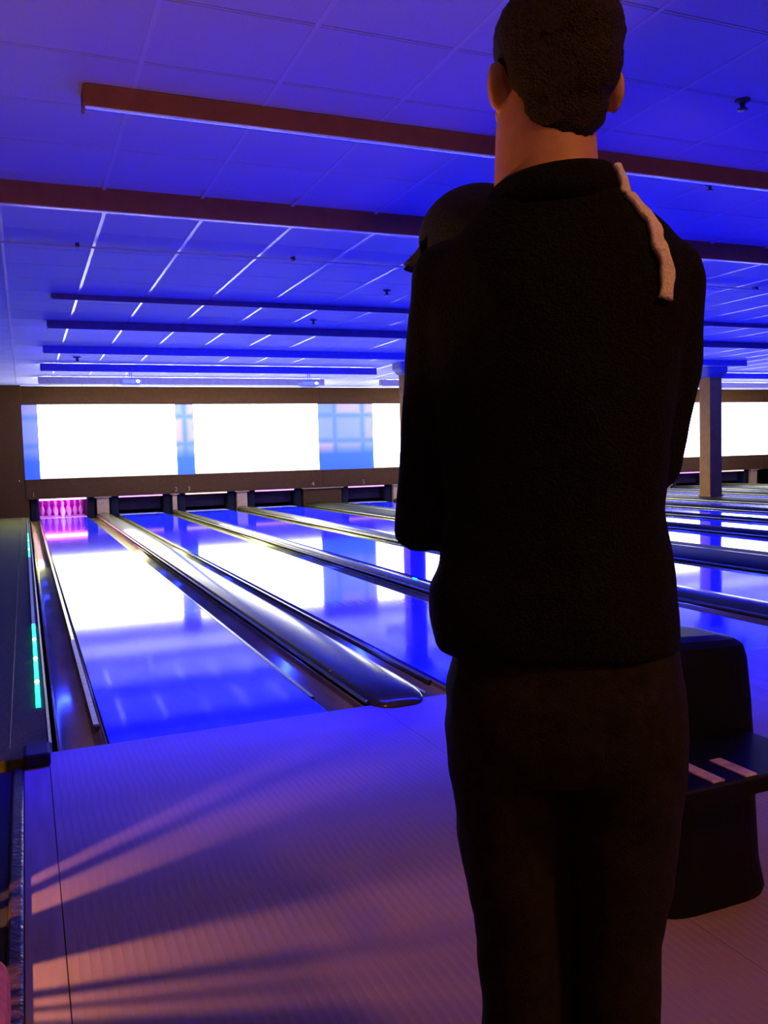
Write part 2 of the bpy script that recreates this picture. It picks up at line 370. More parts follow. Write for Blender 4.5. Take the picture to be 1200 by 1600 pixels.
# conduit across the ceiling
cr = empty('ceiling_conduit', (0, 3.77, ZC - 0.03)); tag(cr, 'thin twin conduit running across the ceiling just past the step', 'conduit')
for dy, dz in ((0, 0), (0.035, 0.006)):
    link('pipe', mesh_of('pipe', tube([(XL, dy, dz), (15.0, dy, dz)], [0.008, 0.008], n=8, round_ends=False)), M_TBAR, cr, smooth=True)
for i in range(8):
    box('clip', 0.2 + i * 1.9, 0.23 + i * 1.9, -0.012, 0.05, -0.004, 0.03, M_SPRINK, cr)

# small ceiling fittings
def sprinkler(x, y, z, label, s=1.0):
    root = empty('ceiling_sprinkler', (x, y, z)); tag(root, label, 'sprinkler', 'ceiling sprinklers')
    link('rose', mesh_of('rose', lathe([(0.001, 0.0), (0.045 * s, 0.0), (0.04 * s, -0.012 * s), (0.015 * s, -0.018 * s), (0.001, -0.018 * s)], 14)), M_SPRINK, root, smooth=True)
    link('nozzle', mesh_of('nozzle', lathe([(0.001, -0.017 * s), (0.016 * s, -0.018 * s), (0.013 * s, -0.05 * s), (0.03 * s, -0.052 * s), (0.03 * s, -0.058 * s), (0.001, -0.058 * s)], 12)), M_SPRINK, root, smooth=True)
sprinkler(0.66, 12.05, ZC, 'dark round ceiling fitting over the first lane', 1.6)
sprinkler(3.60, 5.05, ZC, 'small dark ceiling sprinkler beside the man\'s left arm')
sprinkler(3.44, 7.25, ZC, 'small dark ceiling sprinkler between two dark valances')
sprinkler(3.69, -0.11, ZU, 'small dark ceiling sprinkler beside the man\'s right ear')
sprinkler(4.70, 1.22, ZU, 'small pale-lit ceiling sprinkler beyond the hanging brown valance', 0.8)

# ------------------------------------------------------------------ masking wall over the pins
mk = empty('masking_wall', (10, MASK_Y, 0)); tag(mk, 'long brown masking wall framing the bright screens above the pins', 'masking wall', kind='structure')
def mbox(nm, x0, x1, y0, y1, z0, z1, m, bev=0.0): return box(nm, x0 - 10, x1 - 10, y0 - MASK_Y, y1 - MASK_Y, z0, z1, m, mk, bev)
ZB, ZT, ZP = 0.955, 2.696, 0.465
edges = [-0.285, 7.08, 7.08 + PERIOD, 7.08 + 2 * PERIOD, XR]
for a, b in zip(edges[:-1], edges[1:]):
    mbox('header_panel', a + 0.004, b - 0.004, MASK_Y - 0.03, MASK_Y + 0.02, ZT, ZC - 0.02, M_BROWN)
    mbox('lower_panel', a + 0.004, b - 0.004, MASK_Y - 0.05, MASK_Y + 0.02, ZP, ZB - 0.02, M_BROWN)
    mbox('top_edge', a + 0.004, b - 0.004, MASK_Y - 0.035, MASK_Y + 0.02, ZC - 0.02, ZC - 0.004, M_TBAR)
screens = [(0.056, 3.256), (3.707, 7.004), (8.589, 11.79), (12.24, 15.54), (17.12, 20.32), (20.77, 24.05)]
scl = ['wide white glowing screen above lanes one and two', 'wide white glowing screen above lanes three and four',
       'white glowing screen partly hidden behind the man\'s left arm', 'white glowing screen hidden behind the man\'s back',
       'white glowing screen sliver between the man and the square column', 'white glowing screen beyond the square column']
px = -0.285
for i, (a, b) in enumerate(screens):
    sc = empty('projection_screen', ((a + b) / 2, MASK_Y - 0.005, ZB)); tag(sc, scl[i], 'screen', 'glowing screens above the pins')
    h = (b - a) / 2
    box('lit_surface', -h, h, -0.012, 0.0, 0.0, ZT - ZB, M_SCREEN, sc)
    box('sill_trim', -h, h, -0.065, -0.013, -0.019, -0.004, M_GOLD, sc)
    box('frame_backing', -h - 0.01, h + 0.01, 0.001, 0.02, 0.0, ZT - ZB, M_CAPITAL, sc)
    mbox('mural_panel', px, a - 0.012, MASK_Y, MASK_Y + 0.02, ZB - 0.02, ZT, M_MURAL)
    px = b + 0.012
mbox('mural_panel', px, XR, MASK_Y, MASK_Y + 0.02, ZB - 0.02, ZT, M_MURAL)
# piers between the pits
for i in range(12):
    r = LANES[i] + LW + GW; nxt = LANES[i + 1] - GW if i < 11 else r + 0.3
    c = (r + nxt) / 2; hw = max(0.055, (nxt - r) / 2 - 0.02)
    wide = hw > 0.3
    mbox('pier', c - hw, c + hw, MASK_Y - 0.02, MASK_Y + 0.25, -0.1, ZP, M_BROWN if wide else M_PIER, 0.006)
    mbox('pier_cap', c - hw - 0.05, c + hw + 0.05, MASK_Y - 0.06, MASK_Y + 0.02, ZP - 0.025, ZP - 0.002, M_PIER)
mbox('pier', -0.285, -0.225, MASK_Y - 0.02, MASK_Y + 0.25, -0.1, ZP, M_BROWN)
def number(ch, x, z):
    c = bpy.data.curves.new('lane_number', 'FONT'); c.body = ch; c.size = 0.16; c.extrude = 0.002; c.align_x = 'CENTER'
    o = bpy.data.objects.new('lane_number', c); COL.objects.link(o); c.materials.append(M_NUM)
    o.parent = mk; o.rotation_euler = (PI / 2, 0, 0); o.location = (x - 10, -0.053, z)
for ch, x in (('1', -0.12), ('2', 3.20), ('3', 3.52), ('4', 6.80), ('5', 8.25)): number(ch, x, 0.52)

# ------------------------------------------------------------------ pinsetter pits
d_me = box_mesh(0, LW, -0.248, 1.16, -0.13, 0.0)
for i, L in enumerate(LANES):
    root = empty('pinsetter_pit', (L, 18.0, 0))
    tag(root, ('magenta-lit pinsetter pit behind the standing pins of lane one' if i == 0 else
               f'dark pinsetter pit at the end of the {ORD[i]} lane'), 'pinsetter pit', 'pinsetter pits')
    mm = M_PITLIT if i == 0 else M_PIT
    box('curtain', -GW, LW + GW, 1.42, 1.46, -0.13, 0.75, mm, root)
    for s, a in ((0, -GW), (1, LW + 0.012)):
        o = box('kickback', a, a + GW - 0.012, 0.0, 1.40, -0.13, 0.75, M_KICK, root, bev=0.05, seg=3)
    link('pin_deck', d_me, M_DECK, root)
    for a in (-GW, LW + 0.002): box('gutter_end', a, a + GW - 0.004, -0.248, -0.002, -0.13, -0.06, M_GUTTER, root)
    box('pit_ceiling', -GW, LW + GW, 0.02, 1.42, 0.76, 0.78, mm, root)
    lm = M_MAGENTA if i == 0 else (M_VIOLETSTRIP if i in (1, 3, 4, 6, 7, 10) else M_WARMSTRIP)
    box('strip_lamp', 0.0, LW, 0.02, 0.05, 0.425, 0.455, lm, root)
    if i == 0:
        box('pit_lamp', 0.05, LW - 0.05, 1.1, 1.2, 0.70, 0.74, M_MAGENTA, root)
    else:
        box('sweep_board', 0.02, LW - 0.02, 0.28, 0.32, 0.10, 0.42, M_PIT, root)

# ------------------------------------------------------------------ lanes
def gutter_mesh(x0, x1, y0, y1):
    n = 12; prof = []
    c = (x0 + x1) / 2; r = (x1 - x0) / 2
    for j in range(n + 1):
        t = PI * j / n
        prof.append((c - (r - 0.012) * math.cos(t), -0.012 - 0.055 * math.sin(t)))
    prof = [(x0, -0.012)] + prof + [(x1, -0.012), (x1, -0.13), (x0, -0.13)]
    return prism_y(prof, y0, y1)
lane_lbl = ['first bowling lane from the side wall, ending at the magenta pins', 'second bowling lane, right of the broad rounded divider']
for i in range(2, 12): lane_lbl.append(f'{ORD[i]} glossy blue-lit bowling lane counted from the lane with magenta pins')
g_me = mesh_of('gutter', gutter_mesh(0, GW - 0.002, 0.0, 17.75))
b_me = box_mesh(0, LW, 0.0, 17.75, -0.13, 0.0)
s_me = box_mesh(0, 0.022, 0.34, 17.6, -0.034, -0.012)
for i, L in enumerate(LANES):
    root = empty('bowling_lane', (L, 0, 0)); tag(root, lane_lbl[i], 'bowling lane', 'bowling lanes')
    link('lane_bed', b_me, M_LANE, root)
    for off in (-GW, LW + 0.002):
        o = link('gutter', g_me, M_GUTTER, root, smooth=True); o.location.x = off
    for off in (-0.040, LW + 0.018):
        o = link('bumper_slot', s_me, M_CAP, root); o.location.x = off

    if i == 0: box('slot_cover', -0.046, -0.020, 0.36, 2.6, -0.012, -0.006, M_BRASS, root)

# ------------------------------------------------------------------ dividers
def dome(hw, h, n=20):
    """cross-section of the rounded cap from left foot to right foot"""
    return [(-hw * math.cos(PI * j / n) , h * (math.sin(PI * j / n) ** 0.75)) for j in range(n + 1)]
div_lbl = ['broad rounded grey divider between lanes one and two', 'narrow dark divider between the second and third lanes', 'rounded dark divider between the third and fourth lanes',
           'wide dark divider between the fourth and fifth lanes, a column standing on it']
for i in range(4, 11):
    div_lbl.append(f'dark divider just past the {ORD[i]} lane' + (', square column standing on it' if i == 7 else ''))
for i in range(11):
    x0 = LANES[i] + LW + GW + 0.002; x1 = LANES[i + 1] - GW - 0.002
    c = (x0 + x1) / 2; hw = (x1 - x0) / 2
    root = empty('lane_divider', (c, 0, 0)); tag(root, div_lbl[i], 'lane divider', 'lane dividers')
    hh = 0.075 if hw > 0.12 else 0.06
    rings = []
    ys = [-0.10, -0.098, -0.09, -0.07, -0.03, 0.04, 0.15, 0.35, 0.8, 2.0, 6.0, 12.0, 17.9]
    for y in ys:
        t = min(1.0, max(0.0, (y + 0.10) / 0.5)); q = math.sqrt(max(0.0, 1 - (1 - t) ** 2)) if t < 1 else 1.0
        wq = math.sqrt(max(0.0, 1 - (1 - min(1, (y + 0.1005) / 0.22)) ** 2.6)) if y < 0.12 else 1.0
        wq = 0.30 + 0.70 * wq
        top = [(px_ * wq, y, 0.006 + z_ * (0.18 + 0.82 * q)) for px_, z_ in dome(hw, hh)]
        rings.append(top + [(hw * wq, y, 0.002 if y < 0.0 else -0.02), (-hw * wq, y, 0.002 if y < 0.0 else -0.02)])
    cap = link('cap', mesh_of('cap', loft_data(rings)), M_CAP if i < 3 else M_CAPMATT, root, smooth=True)
    for s in (-1, 1):
        link('rail', mesh_of('rail', tube([(s * (hw + 0.004), 0.02, 0.016), (s * (hw + 0.004), 17.8, 0.016)], [0.010, 0.010], n=8)), M_RAIL, root, smooth=True)
    box('support', -hw, hw, 0.002, 17.9, -0.13, -0.022, M_CAP, root)
    if hw > 0.4:
        box('seam_strip', -0.012, 0.012, 0.1, 17.8, hh - 0.002, hh + 0.010, M_RAIL, root)
    for yy in {1: (3.55,), 2: (), 3: (4.6,), 5: (7.0,), 7: (9.6,), 8: (9.0,)}.get(i, ()):
        link('glint_dot', mesh_of('glint_dot', ball((hw * 0.2, yy, hh + 0.010), (0.014, 0.06, 0.008), 10, 6)), M_CYAN if i < 5 else M_GREEN, cap, smooth=True)  # glowing dots imitating small coloured reflections on the caps

# ------------------------------------------------------------------ ledge at the side wall and its LED tape
lg = empty('side_ledge', (-0.26, -0.16, 0)); tag(lg, 'low dark grey ledge running along the outer gutter of lane one', 'ledge')
box('top', XL + 0.28, 0.0, 0.0, 18.06, -0.02, 0.045, M_LEDGE, lg, bev=0.006)
box('edge_trim', 0.002, 0.014, 0.14, 18.0, -0.01, 0.052, M_RAIL, lg)
box('end_block', -0.10, 0.005, -0.03, 0.14, -0.0, 0.060, M_RUBBER, lg, bev=0.012)
box('seam', -0.16, -0.155, 0.15, 18.0, 0.043, 0.047, M_GUTTER, lg)
ld = empty('led_strip', (-0.292, 0, 0.046)); tag(ld, 'cyan and green glowing strip along the ledge beside lane one', 'led strip')
def seg(y0, y1, m): box('led_segment', -0.012, 0.012, y0, y1, 0.0, 0.016, m, ld)
seg(0.62, 3.05, M_CYAN); seg(3.06, 8.3, M_LEDOFF); seg(8.31, 12.6, M_GREEN); seg(12.61, 17.0, M_LEDOFF)
for yy in (1.12, 1.75, 2.4, 9.4, 11.0):
    link('bulb', mesh_of('bulb', ball((0, yy, 0.018), (0.013, 0.03, 0.010), 10, 6)), M_LEDDOT, ld, smooth=True)

# ------------------------------------------------------------------ columns
def column(x, y, s, label):
    root = empty('column', (x, y, 0)); tag(root, label, 'column', kind='structure')
    box('shaft', -s / 2, s / 2, -s / 2, s / 2, 0.04, 2.92, M_COLUMN, root, bev=0.012)
    c = 0.13
    rings = [ell(0, 0, z, a, a, 32, 5) for z, a in ((2.90, s / 2 + 0.02), (2.95, s / 2 + 0.08), (3.02, s / 2 + c), (3.148, s / 2 + c))]
    link('capital', mesh_of('capital', loft_data(rings)), M_CAPITAL, root)
    box('foot', -s / 2 - 0.02, s / 2 + 0.02, -s / 2 - 0.02, s / 2 + 0.02, 0.06, 0.12, M_COLUMN, root, bev=0.006)
column(7.08, 12.10, 0.36, 'beige column edge showing beside the man\'s left elbow')
column(14.93, 12.05, 0.36, 'square brown column with dark capital between the far lanes')

# ------------------------------------------------------------------ projectors under the ceiling
def projector(x, y, z, label):
    root = empty('projector', (x, y, z)); tag(root, label, 'projector', 'ceiling projectors')
    rings = [ell(0, 0, zz, a, b, 36, 4) for zz, a, b in ((0.0, 0.17, 0.14), (0.015, 0.215, 0.17), (0.09, 0.225, 0.18), (0.115, 0.20, 0.16), (0.12, 0.15, 0.12))]
    case = link('case', mesh_of('case', loft_data(rings)), M_PROJ, root, smooth=False)
    l = link('lens', mesh_of('lens', lathe([(0.001, 0), (0.04, 0), (0.042, 0.03), (0.03, 0.035), (0.001, 0.03)], 16)), M_LENS, case, smooth=True)
    l.location = (0.12, -0.165, 0.06); l.rotation_euler = (PI / 2, 0, 0)
    for dx in (-0.03, 0.03):
        link('mount_pole', mesh_of('mount_pole', tube([(dx * 0.6, 0, ZC - z - 0.005), (dx, 0, 0.11)], [0.010, 0.010], n=8, round_ends=False)), M_PROJ, root, smooth=True)
    box('ceiling_plate', -0.07, 0.07, -0.06, 0.06, ZC - z - 0.014, ZC - z - 0.004, M_PROJ, root)
projector(1.83, 14.5, 2.875, 'small hanging projector aimed at the screen over lanes one and two')
projector(5.68, 14.5, 2.855, 'small hanging projector aimed at the screen over lanes three and four')

# ------------------------------------------------------------------ bowling pins on lane one
prof = [(0.001, 0.0), (0.0285, 0.0), (0.0305, 0.01), (0.036, 0.03), (0.0455, 0.06), (0.0535, 0.085), (0.0575, 0.114), (0.0555, 0.145), (0.049, 0.175),
        (0.038, 0.205), (0.0275, 0.235), (0.0235, 0.254), (0.0240, 0.275), (0.0285, 0.305), (0.0325, 0.335), (0.0310, 0.357), (0.0235, 0.374), (0.010, 0.381), (0.001, 0.3815)]
pin_me = mesh_of('pin_body', lathe(prof, 20)); pin_me.materials.append(M_PIN); pin_me.polygons.foreach_set('use_smooth', [True] * len(pin_me.polygons))
band_me = mesh_of('neck_stripe', lathe([(0.020, 0.246), (0.0247, 0.247), (0.0245, 0.256), (0.020, 0.257)], 20)); band_me.materials.append(M_PINRED)
rows = [['head pin standing alone at the front of the magenta rack'],
        ['pin of the second row standing nearer the side wall', 'pin of the second row standing nearer lane two'],
        ['pin of the third row nearest the side wall', 'middle pin of the third row, hidden behind the head pin', 'pin of the third row nearest lane two'],
        ['back row corner pin nearest the side wall', 'back row inner pin nearer the side wall', 'back row inner pin nearer lane two', 'back row corner pin nearest lane two']]
for r_, names in enumerate(rows):
    for q, lb in enumerate(names):
        root = empty('bowling_pin', (LW / 2 + (q - r_ / 2) * 0.3048, 18.29 + r_ * 0.264, 0.0015))
        tag(root, 'white bowling ' + lb, 'bowling pin', 'pins set on lane one')
        link('pin_body', pin_me, None, root); link('neck_stripe', band_me, None, root)

# ------------------------------------------------------------------ ball return on the approach
br = empty('ball_return', (1.45, -2.05, 0)); tag(br, 'black ball return with tall rounded hood standing behind the man', 'ball return')
rings = [ell(-0.02, 0.02, z, a, b, 40, 4.5) for z, a, b in ((0.0, 0.215, 0.25), (0.02, 0.22, 0.255), (0.10, 0.205, 0.245), (0.28, 0.20, 0.235), (0.36, 0.23, 0.25))]
link('pedestal', mesh_of('pedestal', loft_data(rings)), M_BLACK, br, smooth=False)
rings = [ell(0.0, 0.02, z, a, b, 44, 5) for z, a, b in ((0.335, 0.26, 0.29), (0.35, 0.30, 0.33), (0.385, 0.305, 0.338), (0.395, 0.295, 0.33))]
link('rack_tray', mesh_of('rack_tray', loft_data(rings)), M_BLACK, br, smooth=False)
rings = [ell(0.055, 0.16, z - 0.015, a, b, 44, 6, tx=tx) for z, a, b, tx in ((0.39, 0.315, 0.17, 0), (0.50, 0.31, 0.165, 0), (0.64, 0.30, 0.155, -0.03), (0.685, 0.292, 0.145, -0.05), (0.704, 0.27, 0.125, -0.06), (0.712, 0.22, 0.08, -0.06))]
link('hood', mesh_of('hood', loft_data(rings)), M_BLACK, br, smooth=False)
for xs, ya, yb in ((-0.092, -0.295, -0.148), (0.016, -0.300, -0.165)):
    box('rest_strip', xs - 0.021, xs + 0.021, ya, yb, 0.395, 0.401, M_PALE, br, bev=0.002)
box('front_lip', -0.27, 0.27, -0.318, -0.306, 0.390, 0.400, M_RUBBER, br, bev=0.004)

# ------------------------------------------------------------------ red padded bench at the lower left
bn = empty('padded_bench', (-0.75, -2.98, 0)); tag(bn, 'red padded bench corner beside the dark edge of the approach', 'bench')
box('seat_pad', -0.40, 0.385, -0.75, 0.505, 0.33, 0.45, M_RED, bn, bev=0.035, seg=4)
box('plinth', -0.36, 0.34, -0.70, 0.45, -0.004, 0.33, M_BLACK, bn, bev=0.01)

# added slatted screen out of view, shaping light bars from the low amber lamp
sl = empty('slat_blocker', (-0.60, 0, 0)); tag(sl, 'unseen slatted dark screen cutting the low lamp light into floor bars', kind='structure')
LX, LY, LZ = -1.04, -1.73, 0.30
gaps = [(-1.295, -1.225), (-1.470, -1.345), (-1.850, -1.735), (-1.921, -1.885), (-1.978, -1.938)]
gs = sorted((LY + (a - LY) * 0.44 / 0.683, LY + (b - LY) * 0.44 / 0.683) for a, b in gaps)
prev = -2.5
for a, b in gs + [(-0.60, -0.60)]:
    box('slat', -0.006, 0.006, prev, a, -0.004, 0.62, M_CARPET, sl); prev = b
box('top_rail', -0.02, 0.02, -2.5, -0.60, 0.62, 0.66, M_TRIMDARK, sl)
ll = bpy.data.lights.new('low_amber_lamp', 'POINT'); ll.energy = LOW_LAMP; ll.color = (1.0, 0.42, 0.13); ll.shadow_soft_size = 0.022
lo = bpy.data.objects.new('low_amber_lamp', ll); COL.objects.link(lo); lo.location = (LX, LY, LZ)

# ------------------------------------------------------------------ people
def hand(base, fwd, palm_n, side, scale=1.0, curl=0.5):
    """palm, four unequal bent fingers and a thumb; returns closed shapes"""
    base = Vector(base); fwd = Vector(fwd).normalized(); n = Vector(palm_n); n = (n - fwd * n.dot(fwd)).normalized()
    lat = fwd.cross(n) * side; s = scale; parts = []
    for q in (-0.026, -0.009, 0.009, 0.026):
        parts.append(tube([base + lat * q * 0.7 * s, base + lat * q * s + fwd * 0.085 * s], [0.016 * s, 0.0145 * s], 10))
    for q, ln, dy in ((0.030, 0.075, 0.080), (0.010, 0.085, 0.086), (-0.010, 0.080, 0.084), (-0.029, 0.062, 0.076)):
        p = base + lat * q * s + fwd * dy * s; d = fwd.copy(); pts = [p]
        for fr in (0.45, 0.32, 0.23):
            d = (d + n * curl).normalized(); p = p + d * ln * fr * s; pts.append(p)
        parts.append(tube(pts, [0.0095 * s, 0.009 * s, 0.0082 * s, 0.0072 * s], 10))
    p = base + lat * 0.030 * s + fwd * 0.025 * s
    parts.append(tube([p, p + (lat * 0.6 + fwd * 0.7 + n * 0.2).normalized() * 0.035 * s, p + (lat * 0.5 + fwd * 0.8 + n * 0.45).normalized() * 0.065 * s], [0.012 * s, 0.0105 * s, 0.0085 * s], 10))
    return parts
def head_parts(c, yaw, s=1.0):
    """skull, jaw, nose, lips, brow, ears; faces local +y turned by yaw about z"""
    R = Matrix.Rotation(yaw, 3, 'Z'); c = Vector(c)
    def B(p, r): return ball(c + R @ (Vector(p) * s), [q * s for q in r], 22, 16, R)
    pts = [B((0, -0.012, 0.035), (0.078, 0.098, 0.088)), B((0, 0.030, -0.045), (0.060, 0.066, 0.072)), B((0, 0.060, -0.085), (0.036, 0.032, 0.030)),
           B((0, 0.100, -0.022), (0.012, 0.018, 0.026)), B((0, 0.108, -0.036), (0.016, 0.012, 0.010)), B((0, 0.088, -0.066), (0.024, 0.014, 0.010)),
           B((0, 0.078, 0.020), (0.052, 0.020, 0.014))]
    for sx in (-1, 1):
        RR = R @ Matrix.Rotation(sx * 0.5, 3, 'Z')
        pts.append(ball(c + R @ Vector((sx * 0.086 * s, -0.006 * s, -0.012 * s)), (0.010 * s, 0.021 * s, 0.034 * s), 14, 10, RR))
        pts.append(B((sx * 0.045, 0.070, -0.02), (0.020, 0.018, 0.018)))
    return pts, R

man = empty('person', (0.434, -2.984, 0), math.radians(-33.98))
tag(man, 'tall man in black jacket with white shoulder stripe seen from behind', 'person')
HC = (0.002, 0.012, 1.822); HY = math.radians(20)
hp, HR = head_parts(HC, HY, 1.04)
body = list(hp)
body.append(loft_data([ell(-0.002, 0.0, 1.50, 0.12, 0.08), ell(-0.002, 0.0, 1.62, 0.088, 0.074), ell(-0.010, 0.004, 1.68, 0.076, 0.070), ell(-0.010, 0.010, 1.76, 0.072, 0.070), ell(-0.004, 0.015, 1.82, 0.066, 0.066)]))
body.append(loft_data([ell(0, 0.01, 0.90, 0.14, 0.09), ell(0, 0.01, 1.10, 0.13, 0.085), ell(0, 0.0, 1.35, 0.15, 0.09), ell(0, 0.0, 1.50, 0.15, 0.085), ell(0, 0.0, 1.56, 0.10, 0.07)]))
armL = [(-0.150, 0.0, 1.545), (-0.176, 0.015, 1.38), (-0.206, 0.05, 1.172), (-0.13, 0.22, 1.160), (-0.03, 0.335, 1.20)]
armR = [(0.150, 0.0, 1.525), (0.150, 0.03, 1.39), (0.136, 0.075, 1.262), (0.09, 0.22, 1.245), (0.00, 0.34, 1.28)]
body.append(tube(armL, [0.045, 0.042, 0.036, 0.034, 0.026])); body.append(tube(armR, [0.045, 0.042, 0.036, 0.034, 0.026]))
for sx, cx in ((-1, -0.075), (1, 0.080)):
    body.append(tube([(cx, 0.01, 0.92), (cx, 0.015, 0.52), (cx, -0.005, 0.10)], [0.075, 0.05, 0.036]))
body += hand((-0.02, 0.342, 1.205), (0.95, 0.10, 0.12), (0, -1, 0.1), -1)
body += hand((-0.01, 0.346, 1.285), (-0.95, 0.06, 0.05), (0, -1, 0.1), 1)
man_body = fused('body', body, M_SKIN, man, 0.006, 3)
for sx in (-1, 1):
    p = Vector(HC) + HR @ (Vector((sx * 0.030, 0.083, 0.0)) * 1.04)
    link('eye', mesh_of('eye', ball(p, (0.012, 0.012, 0.012), 12, 8)), M_EYE, man_body, smooth=True)
# short cropped hair
hc = Vector(HC); hair = []
def HB(p, r): return ball(hc + HR @ Vector(p), r, 26, 18, HR)
hair.append(HB((0.0, -0.022, 0.048), (0.092, 0.104, 0.079)))
hair.append(HB((0.0, -0.048, 0.010), (0.083, 0.068, 0.080)))
hair.append(HB((0.0, -0.050, -0.050), (0.062, 0.038, 0.058)))
hair.append(HB((0.0, 0.030, 0.085), (0.068, 0.060, 0.036)))
fused('hair', hair, M_HAIR, man, 0.006, 4, disp=0.006, dscale=0.012)
# jacket
jk = []
secs = [(0.985, -0.006, 0.178, 0.125), (1.00, -0.008, 0.182, 0.130), (1.04, -0.013, 0.186, 0.132), (1.09, -0.013, 0.181, 0.128), (1.115, -0.007, 0.172, 0.122), (1.20, -0.008, 0.160, 0.124),
        (1.30, -0.005, 0.165, 0.130), (1.40, -0.003, 0.182, 0.134), (1.48, 0.0, 0.192, 0.130), (1.545, 0.0, 0.185, 0.118), (1.59, 0.004, 0.160, 0.104), (1.63, 0.004, 0.120, 0.092), (1.648, 0.002, 0.096, 0.085), (1.662, 0.002, 0.082, 0.078)]
jk.append(loft_data([ell(c, 0.0, z, a, b, 32, 2.3) for z, c, a, b in secs]))
jk.append(tube(armL[:4] + [(-0.06, 0.305, 1.187)], [0.062, 0.058, 0.056, 0.048, 0.040], 18))
jk.append(tube(armR[:4] + [(0.03, 0.31, 1.268)], [0.062, 0.060, 0.052, 0.046, 0.040], 18))
jacket = fused('jacket', jk, M_JACKET, man, 0.008, 6, disp=0.010, dscale=0.11)
# fold-over collar, higher on its right
col_rings = []
for z, a, b, tx in ((1.622, 0.116, 0.098, 0.04), (1.648, 0.106, 0.093, 0.05), (1.668, 0.096, 0.087, 0.07), (1.676, 0.086, 0.079, 0.08), (1.668, 0.080, 0.074, 0.07), (1.640, 0.080, 0.073, 0.05)):
    col_rings.append(ell(0.003, 0.002, z, a, b, 36, 2.1, tx=tx, ty=-0.05))
collar = link('collar', mesh_of('collar', loft_data(col_rings, cap=True)), M_JACKET, man, smooth=True)
# white knit stripes on the collar and over the right shoulder, laid on the cloth
def stripe(name, path, wid, target, label=None):
    """knit ribbon laid on the cloth below it"""
    P = path; V = []; F = []
    for i, p in enumerate(P):
        t = (P[min(i + 1, len(P) - 1)] - P[max(i - 1, 0)]).normalized()
        nrm = Vector((p.x * 0.6, p.y * 1.6, 0.0)); nrm = (nrm - t * nrm.dot(t)).normalized(); b = t.cross(nrm)
        wob = 1.0 + 0.14 * math.sin(i * 1.3)
        V += [tuple(p + b * (wid * wob * q)) for q in (-1, -0.5, 0, 0.5, 1)]
    for i in range(len(P) - 1):
        for j in range(4): k = i * 5 + j; F.append((k, k + 1, k + 6, k + 5))
    o = link(name, mesh_of(name, (V, F)), M_WHITEKNIT, target, smooth=True)
    w_ = o.modifiers.new('lay', 'SHRINKWRAP'); w_.target = target; w_.wrap_method = 'NEAREST_SURFACEPOINT'; w_.wrap_mode = 'ABOVE_SURFACE'; w_.offset = 0.004
    d_ = o.modifiers.new('thick', 'SOLIDIFY'); d_.thickness = 0.007; d_.offset = 0.0
    if label: o['label'] = label
    return o
def catmull(P, n):
    P = [Vector(p) for p in P]; out = []
    for i in range(len(P) - 1):
        a, b, c, d = P[max(i - 1, 0)], P[i], P[i + 1], P[min(i + 2, len(P) - 1)]
        for k in range(n):
            t = k / n
            out.append(0.5 * ((2 * b) + (c - a) * t + (2 * a - 5 * b + 4 * c - d) * t * t + (3 * b - a - 3 * c + d) * t ** 3))
    return out + [P[-1]]
stripe('shoulder_stripe', catmull([(0.108, -0.072, 1.638), (0.126, -0.084, 1.616), (0.143, -0.094, 1.590), (0.143, -0.100, 1.562), (0.154, -0.102, 1.522), (0.149, -0.108, 1.482)], 5), 0.0105, jacket, 'white knitted stripe over the right shoulder')
stripe('collar_stripe', catmull([(0.084, -0.050, 1.676), (0.092, -0.052, 1.664), (0.097, -0.056, 1.650), (0.098, -0.062, 1.632)], 4), 0.0085, collar, 'white knitted stripe on the collar')
# trousers
tr = [loft_data([ell(0.005, 0.0, 1.06, 0.150, 0.105), ell(0.005, 0.0, 1.00, 0.165, 0.118, 28, 2.3), ell(0.005, -0.005, 0.93, 0.178, 0.128, 28, 2.4), ell(0.007, -0.005, 0.87, 0.180, 0.128, 28, 2.4), ell(0.007, 0.0, 0.81, 0.175, 0.115, 28, 2.5)])]
tr.append(loft_data([ell(cx, cy, z, a, b, 24) for cx, cy, z, a, b in ((-0.080, 0.0, 0.90, 0.092, 0.112), (-0.082, 0.0, 0.80, 0.090, 0.108), (-0.076, 0.008, 0.67, 0.084, 0.098), (-0.067, 0.010, 0.54, 0.072, 0.086), (-0.063, 0.005, 0.44, 0.066, 0.080), (-0.062, -0.005, 0.30, 0.066, 0.080), (-0.062, 0.0, 0.14, 0.062, 0.078), (-0.062, 0.01, 0.05, 0.066, 0.085))]))
tr.append(loft_data([ell(cx, cy, z, a, b, 24) for cx, cy, z, a, b in ((0.094, 0.0, 0.90, 0.092, 0.112), (0.092, 0.0, 0.80, 0.088, 0.108), (0.086, 0.008, 0.67, 0.084, 0.098), (0.076, 0.010, 0.54, 0.070, 0.086), (0.077, 0.005, 0.44, 0.067, 0.080), (0.080, -0.005, 0.30, 0.068, 0.080), (0.080, 0.0, 0.14, 0.064, 0.078), (0.080, 0.01, 0.05, 0.067, 0.085))]))
fused('trousers', tr, M_JEANS, man, 0.008, 4, disp=0.012, dscale=0.09)
for cx, yaw in ((-0.066, 0.12), (0.086, -0.12)):
    rings = [ell(cx + yaw * -0.35 * 0, 0.055, z, a, b, 26, 2.6) for z, a, b in ((0.001, 0.046, 0.142), (0.018, 0.050, 0.148), (0.040, 0.047, 0.138), (0.062, 0.042, 0.110), (0.080, 0.036, 0.070))]
    link('shoe', mesh_of('shoe', loft_data(rings)), M_SHOE, man, smooth=True)

